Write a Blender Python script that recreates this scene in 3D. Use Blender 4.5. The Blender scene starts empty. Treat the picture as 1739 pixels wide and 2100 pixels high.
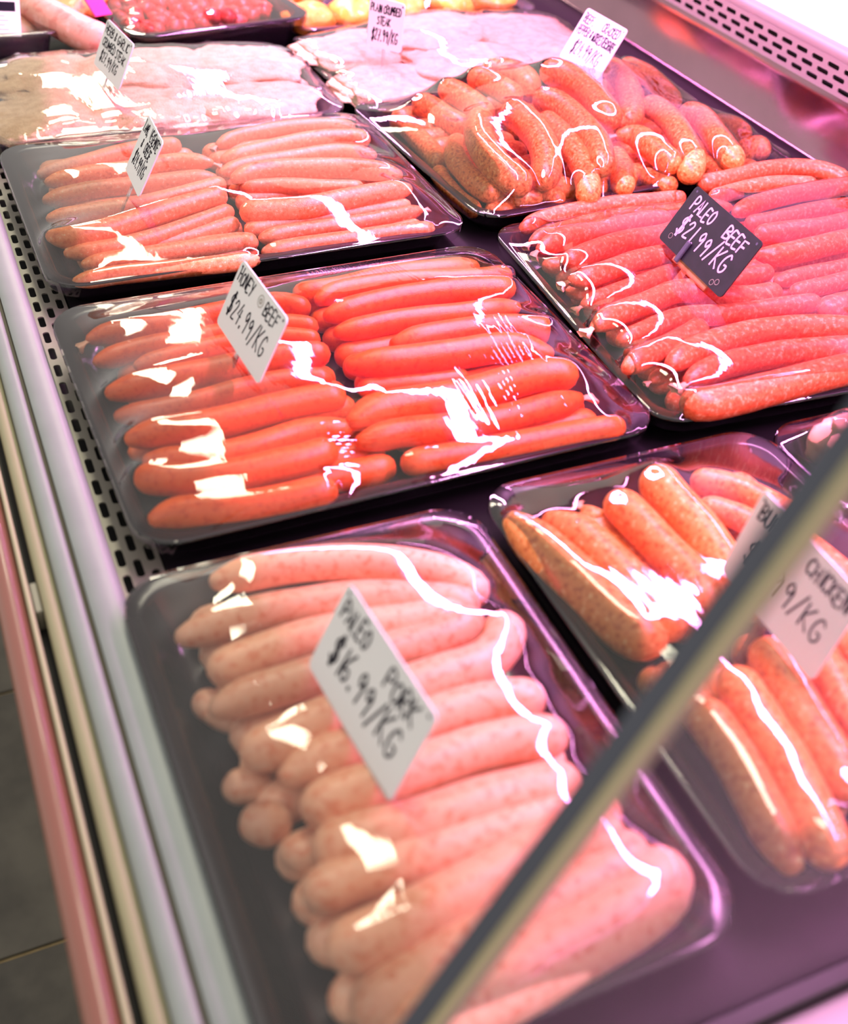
import bpy, bmesh, math, random
import numpy as np
from mathutils import Vector, Matrix, noise
random.seed(7)
scene = bpy.context.scene
COL = scene.collection
# ------------------------------------------------------------------ camera
cd = bpy.data.cameras.new('camera'); cam = bpy.data.objects.new('camera', cd); COL.objects.link(cam)
R = Matrix(((0.914986, 0.211972, -0.343319), (-0.39758, 0.618688, -0.67761), (0.068773, 0.756501, 0.650367)))
cam.matrix_world = Matrix.Translation((0, 0, 0.5)) @ R.to_4x4()
cd.sensor_fit = 'VERTICAL'; cd.sensor_height = 24.0; cd.lens = 24.0 * 2300.0 / 2100.0
cd.clip_start = 0.01; cd.clip_end = 60
cd.dof.use_dof = True; cd.dof.focus_distance = 0.98; cd.dof.aperture_fstop = 3.3
scene.camera = cam
# ------------------------------------------------------------------ light
scene.view_settings.view_transform = 'Standard'; scene.view_settings.look = 'None'
scene.view_settings.gamma = 1.0; scene.view_settings.use_curve_mapping = False
scene.view_settings.exposure = 0.0
w = bpy.data.worlds.new('shop'); scene.world = w; w.use_nodes = True
bg = w.node_tree.nodes['Background']; bg.inputs[0].default_value = (1.0, 0.93, 0.86, 1); bg.inputs[1].default_value = 0.98
def area(name, loc, sx, sy, power, color, rot=(0, 0, 0)):
    l = bpy.data.lights.new(name, 'AREA'); l.shape = 'RECTANGLE'; l.size = sx; l.size_y = sy
    l.energy = power; l.color = color
    o = bpy.data.objects.new(name, l); COL.objects.link(o); o.location = loc; o.rotation_euler = rot
    return o
LCOL = (1.0, 0.36, 0.84)
LAMP = (0.545, 1.15, 0.55)
area('meat_case_tube_light', LAMP, 0.030, 2.1, 40, LCOL)
area('meat_case_rear_tube_light', (1.02, 1.15, 0.56), 0.030, 2.1, 16, LCOL)
for x, y, ln in ((0.42, 1.28, 0.55), (0.43, 2.15, 0.22), (0.46, 3.05, 0.7), (0.52, 4.4, 0.9), (0.98, 5.9, 0.7)):
    area('ceiling_light', (x, y, 1.95), 0.28, ln, 23 * ln, (1.0, 0.94, 0.70))
# ------------------------------------------------------------------ helpers
def link(name, me, mat=None, parent=None, smooth=False):
    o = bpy.data.objects.new(name, me); COL.objects.link(o)
    if mat: me.materials.append(mat)
    if parent: o.parent = parent
    if smooth:
        me.polygons.foreach_set('use_smooth', [True] * len(me.polygons))
    return o
def mesh(name, vs, fs):
    me = bpy.data.meshes.new(name); me.from_pydata([tuple(v) for v in vs], [], fs); me.update(); return me
def tag(o, label, cat, group=None, kind=None):
    if label: o['label'] = label
    if cat: o['category'] = cat
    if group: o['group'] = group
    if kind: o['kind'] = kind
    return o
def empty(name, loc, rz=0.0):
    o = bpy.data.objects.new(name, None); COL.objects.link(o); o.location = loc; o.rotation_euler = (0, 0, rz)
    o.empty_display_size = 0.02; return o
def box_me(name, x0, x1, y0, y1, z0, z1, bev=0.0):
    bm = bmesh.new(); bmesh.ops.create_cube(bm, size=1)
    for v in bm.verts:
        v.co = Vector((x0 + (v.co.x + .5) * (x1 - x0), y0 + (v.co.y + .5) * (y1 - y0), z0 + (v.co.z + .5) * (z1 - z0)))
    if bev: bmesh.ops.bevel(bm, geom=list(bm.edges), offset=bev, segments=3, affect='EDGES', profile=.5)
    me = bpy.data.meshes.new(name); bm.to_mesh(me); bm.free(); return me
def extrude_profile(name, prof, y0, y1, ny=1):
    """profile of (x, z) points swept along Y"""
    vs = []; fs = []; n = len(prof)
    for k in range(ny + 1):
        y = y0 + (y1 - y0) * k / ny
        vs += [(x, y, z) for x, z in prof]
    for k in range(ny):
        for i in range(n - 1):
            a = k * n + i; fs.append((a, a + 1, a + n + 1, a + n))
    return mesh(name, vs, fs)
def rounded_rect(hw, hd, r, seg=6):
    pts = []
    for cx, cy, a0 in ((hw - r, hd - r, 0), (-hw + r, hd - r, 90), (-hw + r, -hd + r, 180), (hw - r, -hd + r, 270)):
        for k in range(seg + 1):
            a = math.radians(a0 + 90 * k / seg); pts.append((cx + r * math.cos(a), cy + r * math.sin(a)))
    return pts
# ------------------------------------------------------------------ materials
def nt(name):
    m = bpy.data.materials.new(name); m.use_nodes = True
    return m, m.node_tree.nodes, m.node_tree.links
def pmat(name, col, rough=.5, metal=0.0, spec=.5, var=0.0, vscale=60, bump=0.0, bscale=300, coat=0.0, col2=None, sss=0.0):
    m, N, L = nt(name); b = N['Principled BSDF']
    b.inputs['Base Color'].default_value = (*col, 1); b.inputs['Roughness'].default_value = rough
    b.inputs['Metallic'].default_value = metal; b.inputs['Specular IOR Level'].default_value = spec
    b.inputs['Coat Weight'].default_value = coat
    tc = N.new('ShaderNodeTexCoord')
    if var or col2:
        nz = N.new('ShaderNodeTexNoise'); nz.inputs['Scale'].default_value = vscale; nz.inputs['Detail'].default_value = 4
        L.new(tc.outputs['Object'], nz.inputs['Vector'])
        rp = N.new('ShaderNodeValToRGB'); c2 = col2 or tuple(min(1, c * (1 + var)) for c in col)
        rp.color_ramp.elements[0].position = .35; rp.color_ramp.elements[1].position = .65
        rp.color_ramp.elements[0].color = (*(tuple(c * (1 - var) for c in col)), 1); rp.color_ramp.elements[1].color = (*c2, 1)
        L.new(nz.outputs['Fac'], rp.inputs['Fac']); L.new(rp.outputs['Color'], b.inputs['Base Color'])
    if bump:
        nb = N.new('ShaderNodeTexNoise'); nb.inputs['Scale'].default_value = bscale; nb.inputs['Detail'].default_value = 3
        L.new(tc.outputs['Object'], nb.inputs['Vector'])
        bp = N.new('ShaderNodeBump'); bp.inputs['Strength'].default_value = bump; bp.inputs['Distance'].default_value = .002
        L.new(nb.outputs['Fac'], bp.inputs['Height']); L.new(bp.outputs['Normal'], b.inputs['Normal'])
    return m
def meat(name, base, fleck, dark, scale=260, fleck_at=.60, rough=.33, fine=900):
    """sausage skin: base colour with paler fat flecks and small darker specks, hue varies a little per piece"""
    m, N, L = nt(name); b = N['Principled BSDF']; tc = N.new('ShaderNodeTexCoord')
    oi = N.new('ShaderNodeObjectInfo')
    ad = N.new('ShaderNodeVectorMath'); ad.operation = 'ADD'
    L.new(tc.outputs['Object'], ad.inputs[0]); L.new(oi.outputs['Random'], ad.inputs[1])
    n1 = N.new('ShaderNodeTexNoise'); n1.inputs['Scale'].default_value = scale; n1.inputs['Detail'].default_value = 3
    L.new(ad.outputs[0], n1.inputs['Vector'])
    r1 = N.new('ShaderNodeValToRGB'); e = r1.color_ramp.elements
    e[0].position = .36; e[0].color = (*dark, 1); e[1].position = fleck_at + .1; e[1].color = (*fleck, 1)
    q = r1.color_ramp.elements.new(.47); q.color = (*base, 1); q = r1.color_ramp.elements.new(fleck_at); q.color = (*base, 1)
    L.new(n1.outputs['Fac'], r1.inputs['Fac'])
    hs = N.new('ShaderNodeHueSaturation')
    mr = N.new('ShaderNodeMapRange'); mr.inputs['To Min'].default_value = .86; mr.inputs['To Max'].default_value = 1.14
    L.new(oi.outputs['Random'], mr.inputs['Value']); L.new(mr.outputs[0], hs.inputs['Value'])
    L.new(r1.outputs['Color'], hs.inputs['Color']); L.new(hs.outputs['Color'], b.inputs['Base Color'])
    n2 = N.new('ShaderNodeTexNoise'); n2.inputs['Scale'].default_value = fine; n2.inputs['Detail'].default_value = 2
    L.new(ad.outputs[0], n2.inputs['Vector'])
    bp = N.new('ShaderNodeBump'); bp.inputs['Strength'].default_value = .25; bp.inputs['Distance'].default_value = .001
    L.new(n2.outputs['Fac'], bp.inputs['Height']); L.new(bp.outputs['Normal'], b.inputs['Normal'])
    b.inputs['Roughness'].default_value = rough; b.inputs['Specular IOR Level'].default_value = .45
    b.inputs['Subsurface Weight'].default_value = .12
    b.inputs['Subsurface Radius'].default_value = (.006, .002, .0012); b.inputs['Subsurface Scale'].default_value = 1.0
    return m
def film_mat(name, bump=.25, scale=55, gain=1.6, haze=.0, rough=.03):
    m, N, L = nt(name); N.remove(N['Principled BSDF']); out = N['Material Output']
    tr = N.new('ShaderNodeBsdfTransparent'); tr.inputs[0].default_value = (.975, .965, .975, 1)
    gl = N.new('ShaderNodeBsdfGlossy'); gl.inputs['Roughness'].default_value = rough
    fr = N.new('ShaderNodeFresnel'); fr.inputs['IOR'].default_value = 1.5
    mu = N.new('ShaderNodeMath'); mu.operation = 'MULTIPLY'; mu.inputs[1].default_value = gain; mu.use_clamp = True
    tc = N.new('ShaderNodeTexCoord'); mp = N.new('ShaderNodeMapping'); mp.inputs['Scale'].default_value = (1, .35, 1)
    mp.inputs['Rotation'].default_value = (0, 0, .6)
    nz = N.new('ShaderNodeTexNoise'); nz.inputs['Scale'].default_value = scale; nz.inputs['Detail'].default_value = 3
    L.new(tc.outputs['Object'], mp.inputs[0]); L.new(mp.outputs[0], nz.inputs['Vector'])
    bp = N.new('ShaderNodeBump'); bp.inputs['Strength'].default_value = bump; bp.inputs['Distance'].default_value = .004
    L.new(nz.outputs['Fac'], bp.inputs['Height']); L.new(bp.outputs['Normal'], gl.inputs['Normal']); L.new(bp.outputs['Normal'], fr.inputs['Normal'])
    mx = N.new('ShaderNodeMixShader'); L.new(fr.outputs[0], mu.inputs[0]); L.new(mu.outputs[0], mx.inputs[0])
    L.new(tr.outputs[0], mx.inputs[1]); L.new(gl.outputs[0], mx.inputs[2])
    last = mx
    if haze:
        df = N.new('ShaderNodeBsdfDiffuse'); df.inputs[0].default_value = (.9, .88, .88, 1)
        m2 = N.new('ShaderNodeMixShader'); m2.inputs[0].default_value = haze
        L.new(mx.outputs[0], m2.inputs[1]); L.new(df.outputs[0], m2.inputs[2]); last = m2
    L.new(last.outputs[0], out.inputs['Surface'])
    return m
M_ = {}
M_['tray'] = pmat('black_plastic', (.024, .016, .023), rough=.20, spec=.6)
M_['clear'] = film_mat('clear_plastic', bump=.08, scale=30, gain=2.0, haze=.06)
M_['film'] = film_mat('cling_film', bump=.06, scale=38, gain=1.45)
M_['film2'] = film_mat('cling_film_wrinkled', bump=.05, scale=60, gain=1.25)
M_['lamb'] = meat('lamb_sausage_skin', (.82, .29, .11), (.90, .54, .30), (.70, .19, .06), 300)
M_['honey'] = meat('honey_beef_sausage_skin', (.84, .150, .026), (.86, .21, .05), (.74, .10, .015), 240, .62)
M_['cracked'] = meat('cracked_pepper_sausage_skin', (.78, .24, .055), (.90, .48, .17), (.46, .10, .015), 330, .57)
M_['paleo'] = meat('paleo_beef_sausage_skin', (.76, .145, .048), (.84, .30, .15), (.66, .09, .028), 300, .55)
M_['pork'] = meat('paleo_pork_sausage_skin', (.90, .51, .33), (.92, .60, .43), (.80, .32, .18), 200, .62)
M_['buffalo'] = meat('buffalo_sausage_skin', (.77, .30, .085), (.90, .58, .28), (.56, .15, .03), 260, .60)
M_['casing'] = pmat('dried_casing', (.80, .42, .26), rough=.45, var=.15, vscale=200)
M_['crumb'] = pmat('crumbed_meat', (.60, .40, .24), rough=.8, var=.0, col2=(.76, .56, .37), vscale=90, bump=.9, bscale=420)
M_['card'] = pmat('white_card', (.62, .63, .64), rough=.5)
M_['ink'] = pmat('black_marker_ink', (.008, .006, .014), rough=.9, spec=.1)
M_['card_black'] = pmat('black_card', (.010, .008, .014), rough=.35, var=.2, vscale=120)
M_['ink_pink'] = pmat('pale_chalk_ink', (.55, .38, .56), rough=.7)
M_['ledge'] = pmat('grey_painted_ledge', (.27, .30, .30), rough=.42, var=.04, vscale=30)
M_['khaki'] = pmat('khaki_bumper', (.30, .28, .17), rough=.5, var=.05, vscale=20)
M_['cream'] = pmat('cream_trim', (.45, .42, .28), rough=.4)
M_['groove'] = pmat('dark_olive_groove', (.07, .06, .03), rough=.6)
M_['black'] = pmat('black_gap', (.008, .007, .007), rough=.6)
M_['red'] = pmat('red_rail', (.22, .080, .058), rough=.32, coat=.25)
M_['tile'] = pmat('dark_floor_tile', (.075, .072, .055), rough=.55, var=.45, vscale=9, bump=.25, bscale=60)
M_['grout'] = pmat('tan_grout', (.42, .33, .16), rough=.8, var=.2, vscale=40)
M_['deck'] = pmat('black_deck', (.008, .006, .008), rough=.6, spec=.12)
M_['steel'] = pmat('brushed_steel', (.34, .19, .24), rough=.16, metal=1.0, var=.08, vscale=6)
M_['strip'] = pmat('pale_metal_strip', (.27, .25, .21), rough=.45, metal=.2)
M_['canopy'] = pmat('added_canopy_grey', (.30, .30, .32), rough=.5)
M_['endcap'] = pmat('pink_grey_enamel', (.34, .27, .30), rough=.5)
M_['white'] = pmat('white_worktop', (.88, .88, .88), rough=.35)
M_['seal'] = pmat('dark_rubber_seal', (.045, .052, .075), rough=.5)
M_['seal2'] = pmat('olive_edge_trim', (.42, .38, .20), rough=.35)
M_['seal3'] = pmat('brown_edge_trim', (.26, .19, .14), rough=.5)
M_['glass'] = film_mat('end_glass', bump=0.0, gain=.6, haze=.006, rough=.02)
M_['mince'] = meat('diced_beef', (.62, .07, .05), (.80, .28, .22), (.42, .03, .025), 160, .62)
M_['yellow'] = meat('yellow_marinade_chicken', (.86, .40, .05), (.92, .60, .22), (.78, .28, .02), 90, .60)
M_['chicken'] = meat('raw_chicken', (.72, .36, .26), (.80, .48, .38), (.62, .24, .17), 70, .58)
M_['orange'] = meat('orange_marinade_chicken', (.80, .28, .06), (.88, .5, .2), (.6, .12, .03), 90, .60)
M_['magenta'] = pmat('magenta_plastic', (.75, .03, .22), rough=.3)
M_['wood'] = pmat('brown_card_edge', (.34, .14, .05), rough=.5)
SAUS = {
 'lamb': [
  ('L',[(0.0966,1.0553,0.028),(0.1412,1.0707,0.028),(0.1942,1.0888,0.028),(0.2428,1.0904,0.028)],0.00797,'tr'),
  ('L',[(0.0993,1.027,0.033),(0.1432,1.0349,0.033),(0.183,1.0362,0.033),(0.2266,1.0421,0.033),(0.2594,1.0301,0.033)],0.00777,'tk'),
  ('L',[(0.0918,0.9944,0.031),(0.1357,1.0043,0.031),(0.1826,1.0045,0.031),(0.2311,1.0048,0.031),(0.2546,1.0003,0.031)],0.00802,'tt'),
  ('L',[(0.0886,0.9539,0.033),(0.1333,0.9577,0.033),(0.1728,0.9604,0.033),(0.2234,0.9748,0.033),(0.2582,0.9849,0.033)],0.00742,'tr'),
  ('L',[(0.0825,0.9104,0.04),(0.1012,0.901,0.04),(0.1368,0.9084,0.04),(0.1779,0.9232,0.04),(0.2216,0.9405,0.04),(0.249,0.9467,0.04)],0.00891,'tr'),
  ('L',[(0.0924,0.892,0.031),(0.1322,0.8913,0.031),(0.1718,0.9007,0.031),(0.2148,0.9173,0.031),(0.2501,0.9329,0.031)],0.00713,'tr'),
  ('L',[(0.1202,0.8964,0.024),(0.1709,0.8996,0.024),(0.2122,0.9092,0.024),(0.2519,0.9215,0.024)],0.0072,'rr'),
  ('L',[(0.1032,0.8757,0.027),(0.1534,0.877,0.027),(0.2043,0.8786,0.027),(0.2438,0.8799,0.027),(0.2528,0.8703,0.027)],0.00742,'tr'),
  ('L',[(0.0912,0.8488,0.027),(0.1236,0.8518,0.027),(0.1594,0.8497,0.027),(0.2083,0.8465,0.027),(0.2487,0.8441,0.027)],0.00721,'tt'),
  ('R',[(0.2758,1.081,0.028),(0.2979,1.0943,0.028),(0.3233,1.1015,0.028),(0.3809,1.1071,0.028),(0.4308,1.0949,0.028)],0.00721,'kt'),
  ('R',[(0.2678,1.0356,0.032),(0.3234,1.0519,0.032),(0.3733,1.0619,0.032),(0.4115,1.0573,0.032),(0.4287,1.0454,0.032)],0.00875,'tr'),
  ('R',[(0.26,1.0135,0.029),(0.2932,1.0273,0.029),(0.3401,1.033,0.029),(0.3876,1.0356,0.029),(0.4242,1.0152,0.029)],0.00727,'tt'),
  ('R',[(0.2637,0.9855,0.035),(0.2986,0.9964,0.035),(0.3483,0.9903,0.035),(0.3892,0.978,0.035),(0.426,0.9529,0.035)],0.00917,'tt'),
  ('R',[(0.271,0.9824,0.026),(0.3076,0.9792,0.026),(0.347,0.9654,0.026),(0.3869,0.9514,0.026)],0.00771,'rr'),
  ('R',[(0.25,0.912,0.038),(0.2743,0.9093,0.038),(0.3119,0.9062,0.038),(0.3566,0.9121,0.038),(0.3951,0.917,0.038),(0.4207,0.9173,0.038)],0.00974,'rt'),
  ('R',[(0.2506,0.8995,0.027),(0.2972,0.9042,0.027),(0.3397,0.9046,0.027),(0.384,0.9064,0.027),(0.4161,0.9065,0.027)],0.0064,'rr'),
  ('R',[(0.258,0.8796,0.028),(0.2903,0.8834,0.028),(0.3323,0.8843,0.028),(0.376,0.8863,0.028),(0.4232,0.8935,0.028)],0.00651,'tk'),
  ('R',[(0.2529,0.8545,0.028),(0.2952,0.8577,0.028),(0.3363,0.8574,0.028),(0.3791,0.8585,0.028),(0.4176,0.8536,0.028)],0.00684,'tr'),
 ],
 'honey': [
  ('L',[(0.0848,0.753,0.03),(0.1037,0.7591,0.03),(0.136,0.7599,0.03),(0.1697,0.7626,0.03),(0.2045,0.7654,0.03),(0.2397,0.7662,0.03),(0.2603,0.7471,0.03)],0.0087,'kr'),
  ('L',[(0.0836,0.7206,0.031),(0.1163,0.7294,0.031),(0.1552,0.732,0.031),(0.1881,0.732,0.031),(0.2288,0.7323,0.031),(0.2573,0.7184,0.031)],0.00803,'tr'),
  ('L',[(0.1102,0.7076,0.031),(0.1441,0.7135,0.031),(0.1774,0.7177,0.031),(0.2174,0.7178,0.031),(0.2529,0.7018,0.031)],0.00701,'tr'),
  ('L',[(0.0825,0.6688,0.038),(0.1041,0.6712,0.038),(0.1406,0.6733,0.038),(0.1784,0.675,0.038),(0.2116,0.6787,0.038),(0.25,0.6714,0.038)],0.00974,'tr'),
  ('L',[(0.0833,0.6476,0.033),(0.1097,0.6463,0.033),(0.1457,0.6474,0.033),(0.1715,0.6522,0.033),(0.2101,0.6544,0.033),(0.2424,0.6464,0.033)],0.00809,'tr'),
  ('L',[(0.0832,0.608,0.042),(0.1086,0.6094,0.042),(0.1471,0.6077,0.042),(0.1838,0.6111,0.042),(0.2213,0.6128,0.042),(0.2394,0.6091,0.042)],0.0099,'tr'),
  ('L',[(0.0851,0.6175,0.024),(0.1231,0.6088,0.024),(0.1701,0.6073,0.024),(0.2077,0.6095,0.024)],0.00638,'rr'),
  ('L',[(0.0908,0.5939,0.033),(0.1289,0.585,0.033),(0.1636,0.5851,0.033),(0.2015,0.5915,0.033),(0.2271,0.5872,0.033),(0.2381,0.5867,0.033)],0.00858,'tk'),
  ('L',[(0.0817,0.5764,0.036),(0.1019,0.5656,0.036),(0.1332,0.5591,0.036),(0.1786,0.5587,0.036),(0.2156,0.5627,0.036)],0.01017,'rr'),
  ('L',[(0.0815,0.5358,0.031),(0.1,0.5379,0.031),(0.1307,0.5316,0.031),(0.1686,0.5283,0.031),(0.203,0.5283,0.031)],0.01016,'tr'),
  ('R',[(0.2544,0.775,0.029),(0.2974,0.7756,0.029),(0.3444,0.7824,0.029),(0.3891,0.7799,0.029),(0.4253,0.7766,0.029)],0.00957,'rt'),
  ('R',[(0.2681,0.7559,0.031),(0.2945,0.7677,0.031),(0.3471,0.7674,0.031),(0.3967,0.7562,0.031),(0.4448,0.7509,0.031)],0.00864,'tr'),
  ('R',[(0.2648,0.7279,0.034),(0.3078,0.7354,0.034),(0.3521,0.7378,0.034),(0.3952,0.734,0.034),(0.4347,0.7246,0.034)],0.01006,'tr'),
  ('R',[(0.2649,0.7054,0.032),(0.3141,0.7086,0.032),(0.3722,0.7034,0.032),(0.4258,0.6995,0.032)],0.00906,'tt'),
  ('R',[(0.2997,0.6736,0.034),(0.3419,0.6753,0.034),(0.392,0.672,0.034),(0.4304,0.6556,0.034)],0.01042,'tf'),
  ('R',[(0.255,0.6531,0.037),(0.2966,0.6469,0.037),(0.3438,0.6434,0.037),(0.384,0.6395,0.037),(0.4127,0.619,0.037)],0.01117,'tt'),
  ('R',[(0.26,0.6405,0.024),(0.3078,0.6333,0.024),(0.3468,0.6292,0.024)],0.00739,'rr'),
  ('R',[(0.2312,0.5836,0.038),(0.256,0.5926,0.038),(0.2966,0.592,0.038),(0.3274,0.5911,0.038),(0.3613,0.5948,0.038),(0.3951,0.5962,0.038),(0.4167,0.5866,0.038)],0.01174,'tr'),
  ('R',[(0.2308,0.5685,0.032),(0.2653,0.5708,0.032),(0.3002,0.5647,0.032),(0.3378,0.5622,0.032),(0.3799,0.5662,0.032),(0.4107,0.5681,0.032)],0.01013,'tk'),
  ('R',[(0.2521,0.5389,0.03),(0.2948,0.536,0.03),(0.34,0.5351,0.03),(0.3863,0.5331,0.03),(0.4242,0.5293,0.03)],0.00892,'rr'),
 ],
 'cracked': [
  ('T',[(0.5099,1.1202,0.038),(0.5205,1.0964,0.038),(0.5272,1.0574,0.038),(0.5373,1.0348,0.038)],0.0118,'rr'),
  ('T',[(0.5471,1.134,0.046),(0.5573,1.1094,0.046),(0.5619,1.0739,0.046),(0.5616,1.0407,0.046)],0.01194,'rr'),
  ('T',[(0.5752,1.1269,0.056),(0.5919,1.1163,0.056),(0.5995,1.0878,0.056),(0.6024,1.0547,0.056)],0.0122,'rr'),
  ('T',[(0.6146,1.1691,0.048),(0.6408,1.161,0.048),(0.6538,1.1344,0.048),(0.645,1.0995,0.048)],0.01171,'rr'),
  ('T',[(0.655,1.1061,0.066),(0.6754,1.0855,0.066),(0.6777,1.0403,0.066),(0.6687,0.9874,0.066),(0.6578,0.954,0.066)],0.01356,'rr'),
  ('B',[(0.4894,1.1025,0.024),(0.4893,1.0579,0.024),(0.4877,1.0121,0.024),(0.4833,0.9874,0.024)],0.01037,'rr'),
  ('T',[(0.5402,1.0188,0.058),(0.5196,0.9811,0.058),(0.5047,0.9336,0.058),(0.5065,0.901,0.054),(0.5196,0.8873,0.046),(0.531,0.8883,0.042)],0.01363,'rr'),
  ('T',[(0.5609,1.0154,0.062),(0.5737,1.0004,0.062),(0.572,0.9582,0.062),(0.5632,0.9188,0.058),(0.5541,0.8979,0.05),(0.5377,0.882,0.044)],0.01385,'rr'),
  ('T',[(0.5137,1.0133,0.038),(0.4937,0.9771,0.038),(0.4897,0.9471,0.036),(0.4914,0.9134,0.034),(0.5016,0.8919,0.032)],0.01016,'rr'),
  ('B',[(0.4801,0.9867,0.02),(0.4732,0.9497,0.02),(0.4735,0.9158,0.02),(0.4793,0.8882,0.02)],0.00829,'rr'),
  ('T',[(0.6113,1.0133,0.052),(0.6089,0.9703,0.052),(0.6028,0.9279,0.05),(0.5971,0.896,0.046),(0.5824,0.8624,0.04),(0.5706,0.8547,0.036)],0.01132,'rr'),
  ('T',[(0.6101,1.0377,0.064),(0.6282,1.0188,0.064),(0.6305,0.9748,0.062),(0.6245,0.9276,0.06),(0.6111,0.8912,0.054),(0.6028,0.8783,0.05)],0.01251,'rr'),
  ('B',[(0.4917,0.8998,0.016),(0.5169,0.8864,0.016)],0.00782,'rr'),
  ('B',[(0.5158,0.9023,0.024),(0.555,0.8934,0.024)],0.00931,'rr'),
  ('B',[(0.5593,0.9088,0.028),(0.5574,0.8691,0.028)],0.00931,'rr'),
  ('T',[(0.7606,1.1239,0.056),(0.7444,1.0652,0.058),(0.7243,1.0177,0.056),(0.7036,0.987,0.052),(0.6902,0.9802,0.048)],0.0125,'rr'),
  ('T',[(0.7992,1.1605,0.044),(0.8093,1.1234,0.044),(0.8023,1.0678,0.044),(0.7914,1.0297,0.044)],0.01067,'rr'),
  ('T',[(0.7359,1.016,0.054),(0.7429,0.9921,0.056),(0.7347,0.945,0.056),(0.7223,0.9002,0.052),(0.7097,0.8738,0.046),(0.6924,0.8638,0.04)],0.01181,'rr'),
  ('T',[(0.6655,0.9525,0.052),(0.6843,0.9439,0.052),(0.6893,0.9115,0.05),(0.6912,0.875,0.046)],0.01197,'kr'),
  ('T',[(0.7813,1.0041,0.048),(0.788,0.9719,0.05),(0.7732,0.923,0.05),(0.7667,0.8884,0.046),(0.7618,0.8696,0.042)],0.012,'rr'),
  ('B',[(0.8237,1.0003,0.034),(0.8364,0.9759,0.034),(0.8337,0.9476,0.034)],0.01055,'rr'),
  ('B',[(0.8065,0.9242,0.03),(0.8375,0.9322,0.03),(0.8318,0.9139,0.03)],0.01106,'rr'),
  ('B',[(0.6654,0.9505,0.034),(0.6499,0.91,0.034),(0.6259,0.8674,0.034)],0.01113,'rr'),
  ('B',[(0.6757,0.9099,0.028),(0.6803,0.8836,0.028),(0.696,0.8725,0.028)],0.00855,'rr'),
  ('B',[(0.7614,0.9259,0.026),(0.7606,0.8923,0.026),(0.7675,0.8759,0.026)],0.00843,'rr'),
  ('B',[(0.7972,0.9061,0.024),(0.8111,0.8912,0.024)],0.00738,'rr'),
  ('B',[(0.6239,0.9092,0.028),(0.6095,0.8817,0.028)],0.00732,'rr'),
 ],
 'paleo': [
  ('L',[(0.4935,0.828,0.028),(0.5262,0.8445,0.028),(0.5682,0.8518,0.028),(0.6085,0.8537,0.028),(0.6463,0.85,0.028),(0.6802,0.8475,0.028),(0.6721,0.8424,0.028)],0.00843,'tr'),
  ('L',[(0.4871,0.7991,0.031),(0.5135,0.8103,0.031),(0.5627,0.8206,0.031),(0.6088,0.8228,0.031),(0.6639,0.8179,0.031),(0.6846,0.8218,0.031),(0.7177,0.8097,0.031)],0.00772,'kt'),
  ('L',[(0.4849,0.781,0.033),(0.5232,0.7953,0.033),(0.5632,0.8006,0.033),(0.6039,0.805,0.033),(0.6404,0.8011,0.033)],0.00912,'kr'),
  ('L',[(0.4906,0.7441,0.037),(0.526,0.7591,0.037),(0.5675,0.7677,0.037),(0.6083,0.769,0.037),(0.6715,0.7845,0.037)],0.00973,'rr'),
  ('L',[(0.4774,0.713,0.04),(0.4998,0.7146,0.04),(0.527,0.7214,0.04),(0.5549,0.7284,0.04),(0.5928,0.7307,0.04),(0.6498,0.737,0.04)],0.00937,'kr'),
  ('L',[(0.4744,0.6837,0.033),(0.5048,0.6914,0.033),(0.5458,0.7017,0.033),(0.5922,0.7103,0.033),(0.6322,0.6884,0.033),(0.6734,0.6876,0.033)],0.00828,'kr'),
  ('L',[(0.4597,0.6413,0.04),(0.4854,0.6519,0.04),(0.5255,0.6627,0.04),(0.5649,0.6718,0.04),(0.6017,0.6485,0.04),(0.6477,0.6442,0.04)],0.00963,'kr'),
  ('L',[(0.4696,0.619,0.037),(0.4984,0.6272,0.037),(0.5436,0.6384,0.037),(0.5833,0.6309,0.037),(0.6289,0.6273,0.037),(0.6746,0.6239,0.037)],0.00834,'tr'),
  ('L',[(0.4504,0.5787,0.042),(0.4795,0.5904,0.042),(0.5181,0.6019,0.042),(0.5478,0.6145,0.042)],0.00949,'tr'),
  ('L',[(0.4819,0.5833,0.022),(0.5024,0.5852,0.022),(0.5243,0.5851,0.022)],0.00546,'kr'),
  ('L',[(0.485,0.7707,0.024),(0.5023,0.7634,0.024),(0.5209,0.7669,0.024)],0.00674,'rr'),
  ('L',[(0.485,0.7258,0.024),(0.4953,0.7176,0.024),(0.5189,0.722,0.024)],0.00804,'tr'),
  ('F',[(0.4848,0.5712,0.042),(0.5183,0.5863,0.042),(0.5617,0.5933,0.042),(0.6012,0.5928,0.042),(0.6418,0.5836,0.042),(0.6734,0.5696,0.042)],0.01018,'tr'),
  ('F',[(0.4898,0.5531,0.038),(0.5296,0.5643,0.038),(0.5697,0.5666,0.038),(0.6067,0.5632,0.038),(0.6606,0.5526,0.038)],0.01026,'kr'),
  ('F',[(0.4767,0.5388,0.038),(0.4845,0.5273,0.038),(0.5142,0.525,0.038),(0.5531,0.5272,0.038),(0.5933,0.5296,0.038),(0.6415,0.53,0.038)],0.01245,'rr'),
  ('R',[(0.7101,0.8583,0.034),(0.747,0.8616,0.034),(0.7948,0.869,0.034),(0.8366,0.8667,0.034),(0.8616,0.8533,0.034),(0.8727,0.8234,0.034)],0.00974,'rr'),
  ('R',[(0.6996,0.823,0.037),(0.7505,0.8329,0.037),(0.7924,0.833,0.037),(0.8285,0.8201,0.037)],0.00811,'rr'),
  ('R',[(0.6982,0.7839,0.04),(0.7392,0.7966,0.04),(0.7939,0.8035,0.04),(0.8727,0.8033,0.04)],0.00863,'tr'),
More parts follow.
